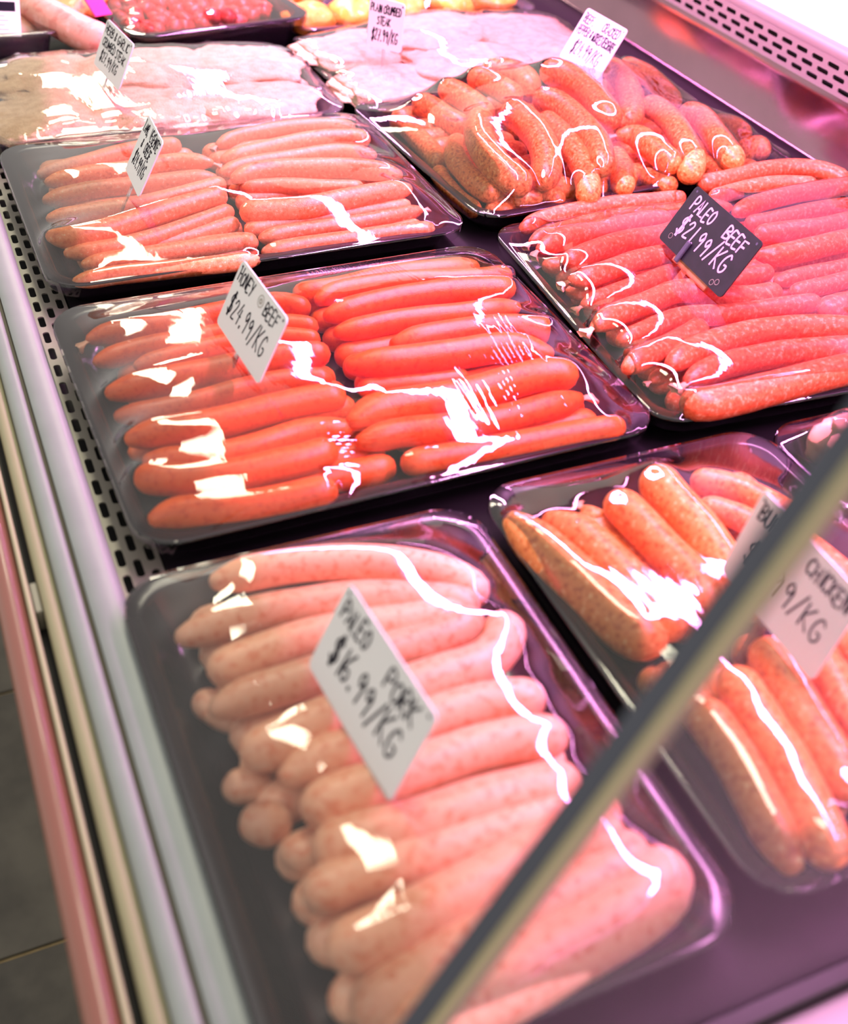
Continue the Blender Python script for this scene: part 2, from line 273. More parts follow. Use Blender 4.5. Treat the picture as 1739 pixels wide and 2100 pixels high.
  ('R',[(0.6997,0.7652,0.037),(0.7512,0.7683,0.037),(0.7955,0.7725,0.037),(0.8454,0.7696,0.037)],0.00816,'rr'),
  ('R',[(0.6906,0.7391,0.04),(0.7264,0.7374,0.04),(0.7644,0.7352,0.04),(0.8192,0.7403,0.04)],0.0092,'rr'),
  ('R',[(0.6677,0.708,0.04),(0.6903,0.7002,0.04),(0.7309,0.7032,0.04),(0.7917,0.7078,0.04)],0.01015,'tr'),
  ('R',[(0.6642,0.6709,0.032),(0.7033,0.6744,0.032),(0.7681,0.6762,0.032)],0.00755,'tr'),
  ('R',[(0.6629,0.6482,0.034),(0.6988,0.6508,0.034),(0.749,0.6547,0.034)],0.0077,'rr'),
  ('R',[(0.6652,0.6135,0.036),(0.6817,0.6143,0.036),(0.716,0.6168,0.036)],0.0106,'rr'),
 ],
 'pork': [
  ('L',[(0.1014,0.4674,0.034),(0.1369,0.4676,0.034),(0.1801,0.4592,0.034),(0.2204,0.441,0.034),(0.2425,0.4185,0.034),(0.2451,0.4002,0.034)],0.01102,'tr'),
  ('L',[(0.0717,0.4282,0.037),(0.1058,0.4316,0.037),(0.1398,0.4304,0.037),(0.1845,0.4224,0.037),(0.2211,0.4069,0.037),(0.2409,0.3923,0.037)],0.01085,'tr'),
  ('L',[(0.081,0.3966,0.038),(0.108,0.4015,0.038),(0.145,0.4035,0.038),(0.1869,0.3983,0.038),(0.2317,0.3896,0.038)],0.01135,'rr'),
  ('L',[(0.0751,0.37,0.04),(0.0996,0.3738,0.04),(0.135,0.375,0.04),(0.1784,0.3779,0.04),(0.2142,0.3785,0.04),(0.2373,0.3855,0.04)],0.01137,'tr'),
  ('L',[(0.0811,0.3374,0.042),(0.0988,0.3378,0.042),(0.1265,0.3433,0.042),(0.166,0.3476,0.042),(0.195,0.3495,0.042),(0.2226,0.3523,0.042),(0.2409,0.3638,0.042),(0.2461,0.3803,0.042)],0.01229,'rr'),
  ('L',[(0.0952,0.3152,0.042),(0.1171,0.3221,0.042),(0.1398,0.3225,0.042),(0.1788,0.3256,0.042),(0.2124,0.3252,0.042),(0.243,0.3168,0.042)],0.01144,'tr'),
  ('L',[(0.0987,0.2925,0.043),(0.1196,0.2962,0.043),(0.1453,0.2971,0.043),(0.1725,0.2993,0.043),(0.2048,0.2984,0.043),(0.2415,0.2904,0.043)],0.01228,'rr'),
  ('L',[(0.0961,0.2712,0.043),(0.1244,0.27,0.043),(0.1534,0.2674,0.043),(0.1889,0.2685,0.043),(0.2337,0.2638,0.043)],0.01369,'rr'),
  ('L',[(0.0851,0.2525,0.04),(0.1096,0.256,0.04),(0.1379,0.2545,0.04),(0.1683,0.2542,0.04),(0.2102,0.2531,0.04),(0.2459,0.2432,0.04)],0.01198,'rr'),
  ('L',[(0.0854,0.2215,0.045),(0.1154,0.224,0.045),(0.1552,0.2286,0.045),(0.1978,0.2336,0.045),(0.2379,0.2295,0.045)],0.01316,'rr'),
  ('L',[(0.0867,0.1955,0.04),(0.1121,0.1988,0.04),(0.1539,0.2095,0.04),(0.1949,0.2125,0.04),(0.228,0.2157,0.04),(0.242,0.23,0.04)],0.01304,'rr'),
  ('L',[(0.0962,0.1809,0.036),(0.1154,0.185,0.036),(0.1564,0.188,0.036),(0.1989,0.1935,0.036),(0.2359,0.2012,0.036),(0.2536,0.2183,0.036)],0.01772,'rr'),
  ('B',[(0.0742,0.4009,0.018),(0.0931,0.3726,0.018)],0.0092,'rr'),
  ('B',[(0.0707,0.335,0.02),(0.0968,0.333,0.02)],0.00962,'rr'),
  ('B',[(0.072,0.309,0.024),(0.0979,0.305,0.024)],0.01165,'rr'),
  ('B',[(0.085,0.2882,0.022),(0.1106,0.2841,0.022)],0.01053,'rr'),
 ],
 'buffalo': [
  ('L',[(0.2975,0.4664,0.03),(0.3045,0.4309,0.03),(0.312,0.3916,0.03),(0.3208,0.3552,0.03),(0.3324,0.3337,0.03)],0.01518,'tr'),
  ('L',[(0.3173,0.456,0.034),(0.3312,0.4266,0.034),(0.3386,0.3856,0.034),(0.3416,0.3573,0.034),(0.343,0.3361,0.034)],0.01301,'tr'),
  ('L',[(0.366,0.4563,0.038),(0.3695,0.4257,0.038),(0.3725,0.3933,0.038),(0.3737,0.3656,0.038),(0.3654,0.3405,0.038)],0.01248,'rr'),
  ('L',[(0.4014,0.4661,0.042),(0.4007,0.4382,0.042),(0.3998,0.4056,0.042),(0.3972,0.3778,0.042),(0.3939,0.3454,0.042)],0.01351,'rr'),
  ('L',[(0.4296,0.4561,0.036),(0.4517,0.4391,0.036),(0.4696,0.4091,0.036),(0.479,0.3904,0.036)],0.00932,'rr'),
  ('L',[(0.4226,0.4353,0.032),(0.4437,0.4125,0.032),(0.4488,0.398,0.032)],0.0088,'rr'),
  ('B',[(0.3547,0.4669,0.022),(0.358,0.4437,0.022)],0.00887,'kr'),
  ('N',[(0.3258,0.2923,0.032),(0.3246,0.2697,0.032),(0.3212,0.2409,0.032),(0.3154,0.2105,0.032),(0.3104,0.1865,0.032)],0.01191,'rt'),
  ('N',[(0.3519,0.3033,0.036),(0.3483,0.2645,0.036),(0.3428,0.2281,0.036),(0.334,0.1976,0.036),(0.3273,0.1801,0.036)],0.01193,'rr'),
  ('N',[(0.3812,0.3143,0.038),(0.3748,0.2744,0.038),(0.367,0.2337,0.038),(0.3614,0.2038,0.038)],0.0121,'rr'),
  ('N',[(0.4148,0.3061,0.034),(0.4063,0.2758,0.034),(0.3954,0.2382,0.034)],0.01023,'rr'),
  ('B',[(0.3182,0.3323,0.016),(0.3256,0.3102,0.016),(0.3319,0.2948,0.016)],0.0104,'rr'),
 ],
}
# ------------------------------------------------------------------ the setting
def structure(o): o['kind'] = 'structure'; return o
# floor of dark tiles with recessed tan joints
fl = structure(link('floor', box_me('floor', -2.2, 3.0, -1.5, 6.5, -.875, -.856), M_['grout']))
tile_me = box_me('tile', 0, .424, 0, .424, -.858, -.850, .0015); tile_me.materials.append(M_['tile'])
for i in range(-3, 2):
    for j in range(-3, 7):
        t = bpy.data.objects.new('tile', tile_me); COL.objects.link(t); t.parent = fl
        t.location = (-.37 + i * .43, .803 + j * .43, 0)
# case: black deck, front ledge, bumper, rail
case = empty('display_case', (0, 0, 0)); tag(case, 'refrigerated meat display case with grey front ledge and black deck', 'display case')
Y0, Y1 = -.35, 3.2
link('deck', box_me('deck', .0875, .934, .10, Y1, -.03, 0.0), M_['deck'], case)
link('front_ledge', extrude_profile('front_ledge', [(.0345, .0175), (.0345, .020), (.050, .020), (.0535, .0188), (.0555, .015), (.0565, -.03)], Y0, Y1), M_['ledge'], case, True)
link('glass_groove', extrude_profile('glass_groove', [(.0315, .0195), (.0318, .0165), (.0342, .0165), (.0345, .0195)], Y0, Y1), M_['groove'], case)
link('ledge_lip', extrude_profile('ledge_lip', [(.0200, .010), (.0215, .0150), (.0245, .0188), (.0280, .020), (.0315, .020), (.0315, .0165)], Y0, Y1), M_['ledge'], case, True)
link('bumper', extrude_profile('bumper', [(.0095, -.02), (.0098, .006), (.0115, .0105), (.0145, .012), (.0180, .011), (.0200, .0075), (.0205, -.02)], Y0, Y1), M_['khaki'], case, True)
link('channel', extrude_profile('channel', [(.0042, .0), (.0045, -.012), (.0098, -.012), (.0100, .004)], Y0, Y1), M_['black'], case)
link('rail_trim', extrude_profile('rail_trim', [(.0008, -.006), (.0012, .004), (.0028, .0062), (.0044, .005), (.0046, -.012)], Y0, Y1), M_['cream'], case, True)
prof = [(.0012 - .0085 + .0085 * math.cos(a), -.0035 + .0085 * math.sin(a)) for a in [math.radians(q) for q in range(0, 181, 15)]]
prof = [(.0012, -.03)] + prof + [(-.0158, -.03), (-.0150, -.84)]
link('front_rail', extrude_profile('front_rail', prof, Y0, Y1), M_['red'], case, True)
link('rail_clip', box_me('rail_clip', .0050, .0092, .508, .534, -.012, .004, .0008), M_['strip'], case)
def perforated(name, org, ud, vd, ulen, rows, pitch, slen, swid, rpitch, margin, mat, parent):
    """flat plate pierced by staggered round-ended slots"""
    org = Vector(org); ud = Vector(ud); vd = Vector(vd); vs = []; fs = []
    def add(u, v): vs.append(org + ud * u + vd * v); return len(vs) - 1
    V0 = 0.0; tot = 2 * margin + rows * rpitch
    for v0, v1 in ((0, margin), (tot - margin, tot)):
        fs.append((add(0, v0), add(ulen, v0), add(ulen, v1), add(0, v1)))
    n = int(ulen / pitch)
    for r in range(rows):
        va = margin + r * rpitch; vb = va + rpitch; off = (r % 2) * pitch * .5 - pitch * .5
        for k in range(n + 1):
            ua = max(0, off + k * pitch); ub = min(ulen, off + (k + 1) * pitch)
            if ub - ua < 1e-5: continue
            if ub - ua < pitch * .98:
                fs.append((add(ua, va), add(ub, va), add(ub, vb), add(ua, vb))); continue
            uc = (ua + ub) / 2; vc = (va + vb) / 2; inner = []
            for sx, sy, a0 in ((1, 1, 0), (-1, 1, 90), (-1, -1, 180), (1, -1, 270)):
                rr = swid * .42
                for q in range(3):
                    a = math.radians(a0 + 45 * q)
                    inner.append(add(uc + sx * (slen / 2 - rr) + rr * math.cos(a), vc + sy * (swid / 2 - rr) + rr * math.sin(a)))
            c = [add(ub, vb), add(ua, vb), add(ua, va), add(ub, va)]
            for s in range(4):
                i0 = inner[s * 3:s * 3 + 3]; nx = inner[(s * 3 + 3) % 12]
                fs.append((c[s], i0[1], i0[0])); fs.append((c[s], i0[2], i0[1]))
                fs.append((c[s], c[(s + 1) % 4], nx, i0[2]))
    me = mesh(name, vs, fs)
    o = link(name, me, mat, parent)
    sm = o.modifiers.new('t', 'SOLIDIFY'); sm.thickness = .0012; sm.offset = -1
    return o
perforated('front_air_grille', (.0568, .145, -.0035), (0, 1, 0), (1, 0, 0), 2.4, 3, .0250, .0170, .0052, .0092, .0008, M_['strip'], case)
# rear panel of the well, slotted air strip and white worktop behind it
wall = structure(link('wall_back', extrude_profile('wall_back', [(.934, .0), (.936, .0012), (.9385, .062), (.9395, .069), (.941, .073)], .0, Y1), M_['steel'], None, True))
perforated('air_slot_strip', (.941, .3, .0722), (0, 1, 0), (.06, 0, .998), 2.2, 3, .0276, .0195, .0052, .0098, .0022, M_['strip'], case)
link('front_air_duct', box_me('front_air_duct', .0568, .0870, -.25, Y1, -.03, -.022), M_['black'], case)
link('air_duct', box_me('air_duct', .952, .956, .0, Y1, .06, .105), M_['black'], case)
link('strip_lip', extrude_profile('strip_lip', [(.943, .1058), (.942, .109), (.945, .1185), (.950, .120)], .0, Y1), M_['strip'], case, True)
wt = link('rear_worktop', extrude_profile('rear_worktop', [(.950, .120), (1.25, .122), (1.26, .118), (1.26, .10)], .0, Y1), M_['white'])
tag(wt, 'white worktop running behind the slotted air strip', 'worktop')
link('worktop_joint', box_me('worktop_joint', 1.118, 1.122, .0, Y1, .1205, .1222), M_['seal'], wt)
# end glass of the case: slanted front edge with rubber and metal trim, black seal along the foot
YE = .143
eg = empty('end_glass_panel', (.04, YE, .02)); tag(eg, 'slanted end glass panel of the case with dark edge trim', 'glass panel')
def bar_between(name, a, b, n, prof, mat, parent):
    """prism whose profile (s across, t along y) follows a -> b in the XZ plane"""
    a = Vector(a); b = Vector(b); d = (b - a).normalized(); sdir = Vector((d.z, 0, -d.x)); vs = []; fs = []; k = len(prof)
    for p in (a, b):
        vs += [p + sdir * s + Vector((0, t, 0)) for s, t in prof]
    fs = [(i, (i + 1) % k, k + (i + 1) % k, k + i) for i in range(k)] + [tuple(range(k - 1, -1, -1)), tuple(range(k, 2 * k))]
    o = link(name, mesh(name, vs, fs), mat); o.parent = parent; o.matrix_parent_inverse = Matrix.Translation(parent.location).inverted(); return o
ea, eb = (.0385, YE, .0205), (.2090, YE, .4200)
def circ(s0, s1, t0, t1, n=12):
    return [((s0 + s1) / 2 + (s1 - s0) / 2 * math.copysign(abs(math.cos(q)) ** .6, math.cos(q)), (t0 + t1) / 2 + (t1 - t0) / 2 * math.copysign(abs(math.sin(q)) ** .6, math.sin(q))) for q in [2 * math.pi * i / n for i in range(n)]]
bar_between('rubber_seal', ea, eb, 1, circ(-.0064, -.0038, -.004, .004), M_['seal'], eg)
bar_between('edge_trim', ea, eb, 1, circ(-.0044, .0012, -.0055, .004), M_['seal2'], eg)
bar_between('edge_backing', ea, eb, 1, circ(.0008, .0072, -.0045, .004), M_['seal3'], eg)
gl = link('pane', mesh('pane', [(.046, YE + .001, .022), (.62, YE + .001, .022), (.62, YE + .001, .42), (.2135, YE + .001, .42)], [(0, 1, 2, 3)]), M_['glass'])
gl.parent = eg; gl.matrix_parent_inverse = Matrix.Translation(eg.location).inverted()
o = link('foot_seal', box_me('foot_seal', .088, .932, YE - .004, YE + .005, -.004, .012, .001), M_['black']); o.parent = eg; o.matrix_parent_inverse = Matrix.Translation(eg.location).inverted()
link('end_cap', box_me('end_cap', .0870, .94, -.25, YE - .004, -.06, .004, .003), M_['endcap'], case)
# unseen canopy added above the lamps for pink reflections; its lip shades the ledge
cn = empty('added_canopy', (.47, 1.15, .6)); tag(cn, 'unseen canopy added above the trays to shape the pink tube light', 'canopy')
o = link('added_canopy_shell', extrude_profile('added_canopy_shell', [(.470, .4695), (.472, .585), (.490, .600), (1.30, .600), (1.30, .120)], .0, 2.4), M_['canopy']); o.parent = cn; o.matrix_parent_inverse = Matrix.Translation(cn.location).inverted()
for x, z in ((LAMP[0], LAMP[2]), (1.02, .56)):
    o = link('lamp_batten', box_me('lamp_batten', x - .02, x + .02, .08, 2.22, z + .002, .599, .003), M_['white']); o.parent = cn; o.matrix_parent_inverse = Matrix.Translation(cn.location).inverted()
o = link('added_light_baffle', extrude_profile('added_light_baffle', [(.945, .512), (.950, .598)], .0, 2.4), M_['canopy']); o.parent = cn; o.matrix_parent_inverse = Matrix.Translation(cn.location).inverted()  # unseen baffle, added to keep the rear tube's pink off the ledge
# ------------------------------------------------------------------ trays and film
def make_tray(key, cx, cy, w, d, rot, label, rim=.029, mat='tray', base=0.0, name='display_tray', cat='tray', flange=.010, rc=.030):
    t = empty(name, (cx, cy, base), rot); tag(t, label, cat, 'meat trays in the case')
    rings = [(.020, .0006), (.011, rim - .006), (.0015, rim - .002), (0, rim - .0005), (.0012, rim), (flange - .002, rim), (flange - .0006, rim - .0003), (flange + .0004, rim - .0012), (flange + .001, rim - .0026), (flange + .004, rim - .0075), (flange + .012, .006), (flange + .018, .0040)]
    vs = []; fs = []; n = 28
    for ins, z in rings:
        vs += [(x, y, z) for x, y in rounded_rect(w / 2 - ins, d / 2 - ins, max(.006, rc - ins * .6))]
    for k in range(len(rings) - 1):
        for i in range(n):
            fs.append((k * n + i, k * n + (i + 1) % n, (k + 1) * n + (i + 1) % n, (k + 1) * n + i))
    fs.append(tuple(range((len(rings) - 1) * n, len(rings) * n))); fs.append(tuple(range(n - 1, -1, -1)))
    link('tray_body', mesh('tray_body', vs, fs), M_[mat], t, True)
    return dict(o=t, cx=cx, cy=cy, w=w, d=d, rot=rot, rim=rim, base=base, rc=rc, flange=flange)
def film(T, blobs, step=.0025, mat='film', ridges=(), taut=.0):
    """cling film: a membrane stretched from rim to rim over what lies in the tray"""
    w, d = T['w'] + .001, T['d'] + .001; z0 = T['rim'] + .0006
    nx = int(round(w / step)) + 1; ny = int(round(d / step)) + 1
    xs = np.linspace(-w / 2, w / 2, nx); ys = np.linspace(-d / 2, d / 2, ny); X, Y = np.meshgrid(xs, ys, indexing='ij')
    c, s = math.cos(-T['rot']), math.sin(-T['rot'])
    obs = np.full((nx, ny), -1.0)
    for (px, py, pz, r) in blobs:
        dx, dy = px - T['cx'], py - T['cy']; lx, ly = c * dx - s * dy, s * dx + c * dy; pz -= T['base']
        i0 = np.searchsorted(xs, lx - r); i1 = np.searchsorted(xs, lx + r); j0 = np.searchsorted(ys, ly - r); j1 = np.searchsorted(ys, ly + r)
        if i1 <= i0 or j1 <= j0: continue
        q = r * r - (X[i0:i1, j0:j1] - lx) ** 2 - (Y[i0:i1, j0:j1] - ly) ** 2
        h = np.where(q > 0, pz + np.sqrt(np.maximum(q, 0)) + .0009, -1)
        obs[i0:i1, j0:j1] = np.maximum(obs[i0:i1, j0:j1], h)
    # rounded corner + flange = held down
    rc = T['rc']; qx = np.maximum(np.abs(X) - (w / 2 - rc), 0); qy = np.maximum(np.abs(Y) - (d / 2 - rc), 0)
    inside = (np.maximum(np.abs(X) - (w / 2), np.abs(Y) - (d / 2)) < -step * 1.01) & (np.hypot(qx, qy) < rc - step * .2)
    obs[~inside] = -1
    def relax(h, ob, ins, it):
        for _ in range(it):
            a = h.copy()
            a[1:-1, 1:-1] = .25 * (h[2:, 1:-1] + h[:-2, 1:-1] + h[1:-1, 2:] + h[1:-1, :-2])
            a = np.maximum(a, ob); a[~ins] = z0; h = a
        return h
    k = 4 if step > .002 else 8
    cs = (slice(None, None, k), slice(None, None, k))
    oc = obs.copy()
    ob_c = obs[cs].copy(); hc = relax(np.maximum(np.full_like(ob_c, z0), ob_c), ob_c, inside[cs], 500)
    ix = np.minimum(np.arange(nx) / k, hc.shape[0] - 1.001); iy = np.minimum(np.arange(ny) / k, hc.shape[1] - 1.001)
    a = np.floor(ix).astype(int); b = np.floor(iy).astype(int); fx = (ix - a)[:, None]; fy = (iy - b)[None, :]
    h = hc[a][:, b] * (1 - fx) * (1 - fy) + hc[a + 1][:, b] * fx * (1 - fy) + hc[a][:, b + 1] * (1 - fx) * fy + hc[a + 1][:, b + 1] * fx * fy
    h[~inside] = z0
    h = relax(np.maximum(h, obs), obs, inside, 260)
    if taut:   # tighter wrap: bridges smoothly over the dips between neighbours
        k_ = max(1, int(.006 / step)); g = h.copy()
        for ax in (0, 1):
            q = g.copy()
            for sft in range(1, k_ + 1):
                for sg_ in (-sft, sft):
                    q = np.maximum(q, np.roll(g, sg_, ax))
            g = q
        for _ in range(3):
            for ax in (0, 1):
                g = sum(np.roll(g, sft, ax) for sft in range(-k_, k_ + 1)) / (2 * k_ + 1)
        edge = np.clip(np.minimum(np.minimum(X + w / 2, w / 2 - X), np.minimum(Y + d / 2, d / 2 - Y)) / .035, 0, 1)
        h = h + taut * edge * np.maximum(g - h, 0); h = np.maximum(h, obs); h[~inside] = z0
        for _ in range(4):
            a_ = h.copy(); a_[1:-1, 1:-1] = .25 * (h[2:, 1:-1] + h[:-2, 1:-1] + h[1:-1, 2:] + h[1:-1, :-2]); a_[~inside] = z0; h = np.maximum(a_, obs)
    # gathered ridges
    for (ax, ay, bx, by, amp, sg) in ridges:
        d1 = (ax - T['cx'], ay - T['cy']); d2 = (bx - T['cx'], by - T['cy'])
        A = np.array((c * d1[0] - s * d1[1], s * d1[0] + c * d1[1])); B = np.array((c * d2[0] - s * d2[1], s * d2[0] + c * d2[1]))
        D_ = B - A; Lg = np.hypot(*D_); tt = ((X - A[0]) * D_[0] + (Y - A[1]) * D_[1]) / Lg ** 2
        dist = np.abs((X - A[0]) * D_[1] - (Y - A[1]) * D_[0]) / Lg
        env = np.clip(np.minimum(tt, 1 - tt) * 5, 0, 1)
        h += np.where(inside, amp * env * np.exp(-(dist / sg) ** 2), 0)
    # corners follow the rounded rim, then a short skirt
    ex = np.clip(X, -(w / 2 - rc), w / 2 - rc); ey = np.clip(Y, -(d / 2 - rc), d / 2 - rc); vx, vy = X - ex, Y - ey; ln = np.hypot(vx, vy)
    sc = np.where((ln > rc) & (np.abs(vx) > 1e-9) & (np.abs(vy) > 1e-9), rc / np.maximum(ln, 1e-9), 1.0)
    PX, PY = ex + vx * sc, ey + vy * sc
    vs = np.stack([PX, PY, h], -1).reshape(-1, 3).tolist(); fs = []
    for i in range(nx - 1):
        r0 = i * ny
        for j in range(ny - 1):
            fs.append((r0 + j, r0 + ny + j, r0 + ny + j + 1, r0 + j + 1))
    loop = [i * ny for i in range(nx)] + [(nx - 1) * ny + j for j in range(1, ny)] + [i * ny + ny - 1 for i in range(nx - 2, -1, -1)] + [j for j in range(ny - 2, 0, -1)]
    base = len(vs); m = len(loop)
    for q in loop:
        x, y, z = vs[q]; vs.append((x * 1.004, y * 1.004, z0 - .004))
    for q in loop:
        x, y, z = vs[q]; vs.append((x * .992, y * .992, z0 - .012))
    for i in range(m):
        j = (i + 1) % m
        fs.append((loop[i], base + i, base + j, loop[j])); fs.append((base + i, base + m + i, base + m + j, base + j))
    return link('cling_film', mesh('cling_film', vs, fs), M_[mat], T['o'], True)
# ------------------------------------------------------------------ sausages
def catmull(P, n):
    P = [Vector(p) for p in P]
    if len(P) == 2: P = [P[0], (P[0] + P[1]) / 2 + Vector((0, 0, .001)), P[1]]
    Q = [P[0] * 2 - P[1]] + P + [P[-1] * 2 - P[-2]]; out = []
    seg = len(P) - 1
    for k in range(n + 1):
        t = k / n * seg; i = min(int(t), seg - 1); u = t - i; a, b, c, d = Q[i:i + 4]
        out.append(.5 * ((2 * b) + (c - a) * u + (2 * a - 5 * b + 4 * c - d) * u * u + (3 * b - a - 3 * c + d) * u ** 3))
    return out
def resample(P, n):
    L = [0]
    for a, b in zip(P, P[1:]): L.append(L[-1] + (b - a).length)
    out = []; j = 0
    for k in range(n + 1):
        s = L[-1] * k / n
        while j < len(P) - 2 and L[j + 1] < s: j += 1
        f = (s - L[j]) / max(1e-9, L[j + 1] - L[j]); out.append(P[j].lerp(P[j + 1], f))
    return out, L[-1]
def cap(e, x, r):
    """radius factor at distance x from an end of kind e"""
    ln = {'r': 1.15, 't': 2.3, 'k': 2.5, 'f': .45}[e] * r
    if x >= ln: return 1.0
    q = x / ln
    if e in 'rf': return math.sqrt(max(0, 1 - (1 - q) ** 2))
    lo = .34 if e == 't' else .30
    return (lo + (1 - lo) * math.sin(q * math.pi / 2) ** .85) if q > .03 else lo * .6
ALL = {}
def sausage(key, pts, r, ends, name, seed):
    rnd = random.Random(seed)
    P, L = resample(catmull(pts, 60), 34); NS = 16; org = P[0].copy(); vs = []; fs = []
    # denser rings near the ends
    ts = [0, .012, .03, .055, .085, .12] + [.12 + .76 * k / 15 for k in range(1, 15)] + [.88, .915, .945, .97, .988, 1]
    blobs = []; ph = rnd.random() * 50; w1 = rnd.uniform(.02, .05)
    up0 = Vector((0, 0, 1))
    for ti, t in enumerate(ts):
        f = t * 34; i = min(int(f), 33); p = P[i].lerp(P[i + 1], f - i); d = (P[min(i + 2, 34)] - P[max(i - 1, 0)]).normalized()
        side = d.cross(up0).normalized(); up = side.cross(d).normalized()
        rr = r * min(cap(ends[0], t * L, r), cap(ends[1], (1 - t) * L, r)); rr = max(rr, r * .02)
        rr *= 1 + w1 * noise.noise(Vector((t * 4 + ph, ph, 0)))
        off = side * (r * .10 * noise.noise(Vector((ph, t * 3, 1)))) + up * (r * .06 * noise.noise(Vector((t * 3, ph, 4))))
        blobs.append((p.x + off.x, p.y + off.y, p.z + off.z, rr * 1.0))
        for k in range(NS):
            a = 2 * math.pi * k / NS
            lump = 1 + .025 * noise.noise(Vector((math.cos(a) * 1.2 + ph, math.sin(a) * 1.2, t * L / r * .5)))
            # puckered skin near tied ends
            for e, x in ((ends[0], t * L), (ends[1], (1 - t) * L)):
                if e in 'tk' and x < 2.4 * r: lump += .05 * (1 - x / (2.4 * r)) * math.cos(a * 6 + ph)
            vs.append(p + off - org + (side * math.cos(a) + up * math.sin(a)) * rr * lump)
    n = len(ts)
    for i in range(n - 1):
        for k in range(NS):
            fs.append((i * NS + k, i * NS + (k + 1) % NS, (i + 1) * NS + (k + 1) % NS, (i + 1) * NS + k))
    fs.append(tuple(range(NS - 1, -1, -1))); fs.append(tuple(range((n - 1) * NS, n * NS)))
    o = link(name, mesh(name, vs, fs), M_[key], None, True); o.location = org
    # twisted casing tails
    for e, a, b in ((ends[0], P[0], P[2]), (ends[1], P[-1], P[-3])):
        if e == 'k':
            d = (a - b).normalized(); side = d.cross(up0).normalized(); up = side.cross(d); tv = []; tf = []; K = 9
            prof = [(-.5, .34), (.0, .24), (.18, .24), (.45, .38), (.7, .52), (.85, .55)]
            cv_ = rnd.uniform(-.5, .5)
            for q, (x, rad) in enumerate(prof):
                for k in range(K):
                    an = 2 * math.pi * k / K; ruf = 1 + (.35 * math.cos(an * 4 + q) + .2 * rnd.uniform(-1, 1)) * min(1, max(0, x + .2))
                    c_ = a + d * (x * r * 1.1) + side * (cv_ * x * x * r) - org + up * (-.35 * max(0, x) * r)
                    tv.append(c_ + (side * math.cos(an) * ruf + up * math.sin(an) * .45 * ruf) * rad * r)
            for q in range(len(prof) - 1):
                for k in range(K): tf.append((q * K + k, q * K + (k + 1) % K, (q + 1) * K + (k + 1) % K, (q + 1) * K + k))
            link('casing_tail', mesh('casing_tail', tv, tf), M_['casing'], o, True)
    # dense blob samples for the film
    dense = []
    for u, v in zip(blobs, blobs[1:]):
        m = max(1, int(math.dist(u[:3], v[:3]) / .002))
        for k in range(m): dense.append(tuple(u[z] + (v[z] - u[z]) * k / m for z in range(4)))
    ALL.setdefault(key, []).extend(dense + [blobs[-1]])
    return o
ORD = ['first', 'second', 'third', 'fourth', 'fifth', 'sixth', 'seventh', 'eighth', 'ninth', 'tenth', 'eleventh', 'twelfth', 'thirteenth', 'fourteenth', 'fifteenth', 'sixteenth', 'seventeenth', 'eighteenth']
ROW = {
 ('buffalo', 'U'): ('orange-brown sausage in the lower layer of the buffalo tray', 'y'),
 ('pork', 'U'): ('pale pink sausage in the lower layer of the paleo pork tray', 'y'),
 ('paleo', 'U'): ('mottled red sausage in the lower layer of the paleo beef tray', 'y'),
 ('cracked', 'U'): ('speckled sausage at the bottom of the cracked pepper pile', 'y'),
 ('honey', 'U'): ('coral sausage in the lower layer of the honey beef tray', 'y'),
 ('lamb', 'U'): ('thin orange-pink sausage in the lower layer of the lamb tray', 'y'),
 ('lamb', 'L'): ('thin orange-pink sausage, %s from the back, left row of lamb tray', 'y'),
 ('lamb', 'R'): ('thin orange-pink sausage, %s from the back, right row of lamb tray', 'y'),
 ('honey', 'L'): ('smooth coral sausage, %s from the back, left row of honey beef tray', 'y'),
 ('honey', 'R'): ('smooth coral sausage, %s from the back, right row of honey beef tray', 'y'),
 ('cracked', 'T'): ('fat speckled curved sausage, %s from the left atop the cracked pepper pile', 'x'),
 ('cracked', 'B'): ('fat speckled sausage, %s from the left, low in the cracked pepper pile', 'x'),
 ('paleo', 'L'): ('mottled red sausage, %s from the back, left row of paleo beef tray', 'y'),
 ('paleo', 'R'): ('mottled red sausage, %s from the back, right row of paleo beef tray', 'y'),
 ('paleo', 'F'): ('long mottled red sausage, %s from the back at front of paleo beef tray', 'y'),
 ('pork', 'L'): ('pale pink sausage, %s from the back on top in paleo pork tray', 'y'),
 ('pork', 'B'): ('pale sausage end, %s from the back beneath the paleo pork pile', 'y'),
 ('buffalo', 'L'): ('orange-brown sausage, %s from the left in far half of buffalo tray', 'x'),
 ('buffalo', 'N'): ('orange-brown sausage, %s from the left in near half of buffalo tray', 'x'),
 ('buffalo', 'B'): ('orange-brown sausage, %s from the left, underneath in buffalo tray', 'x'),
}
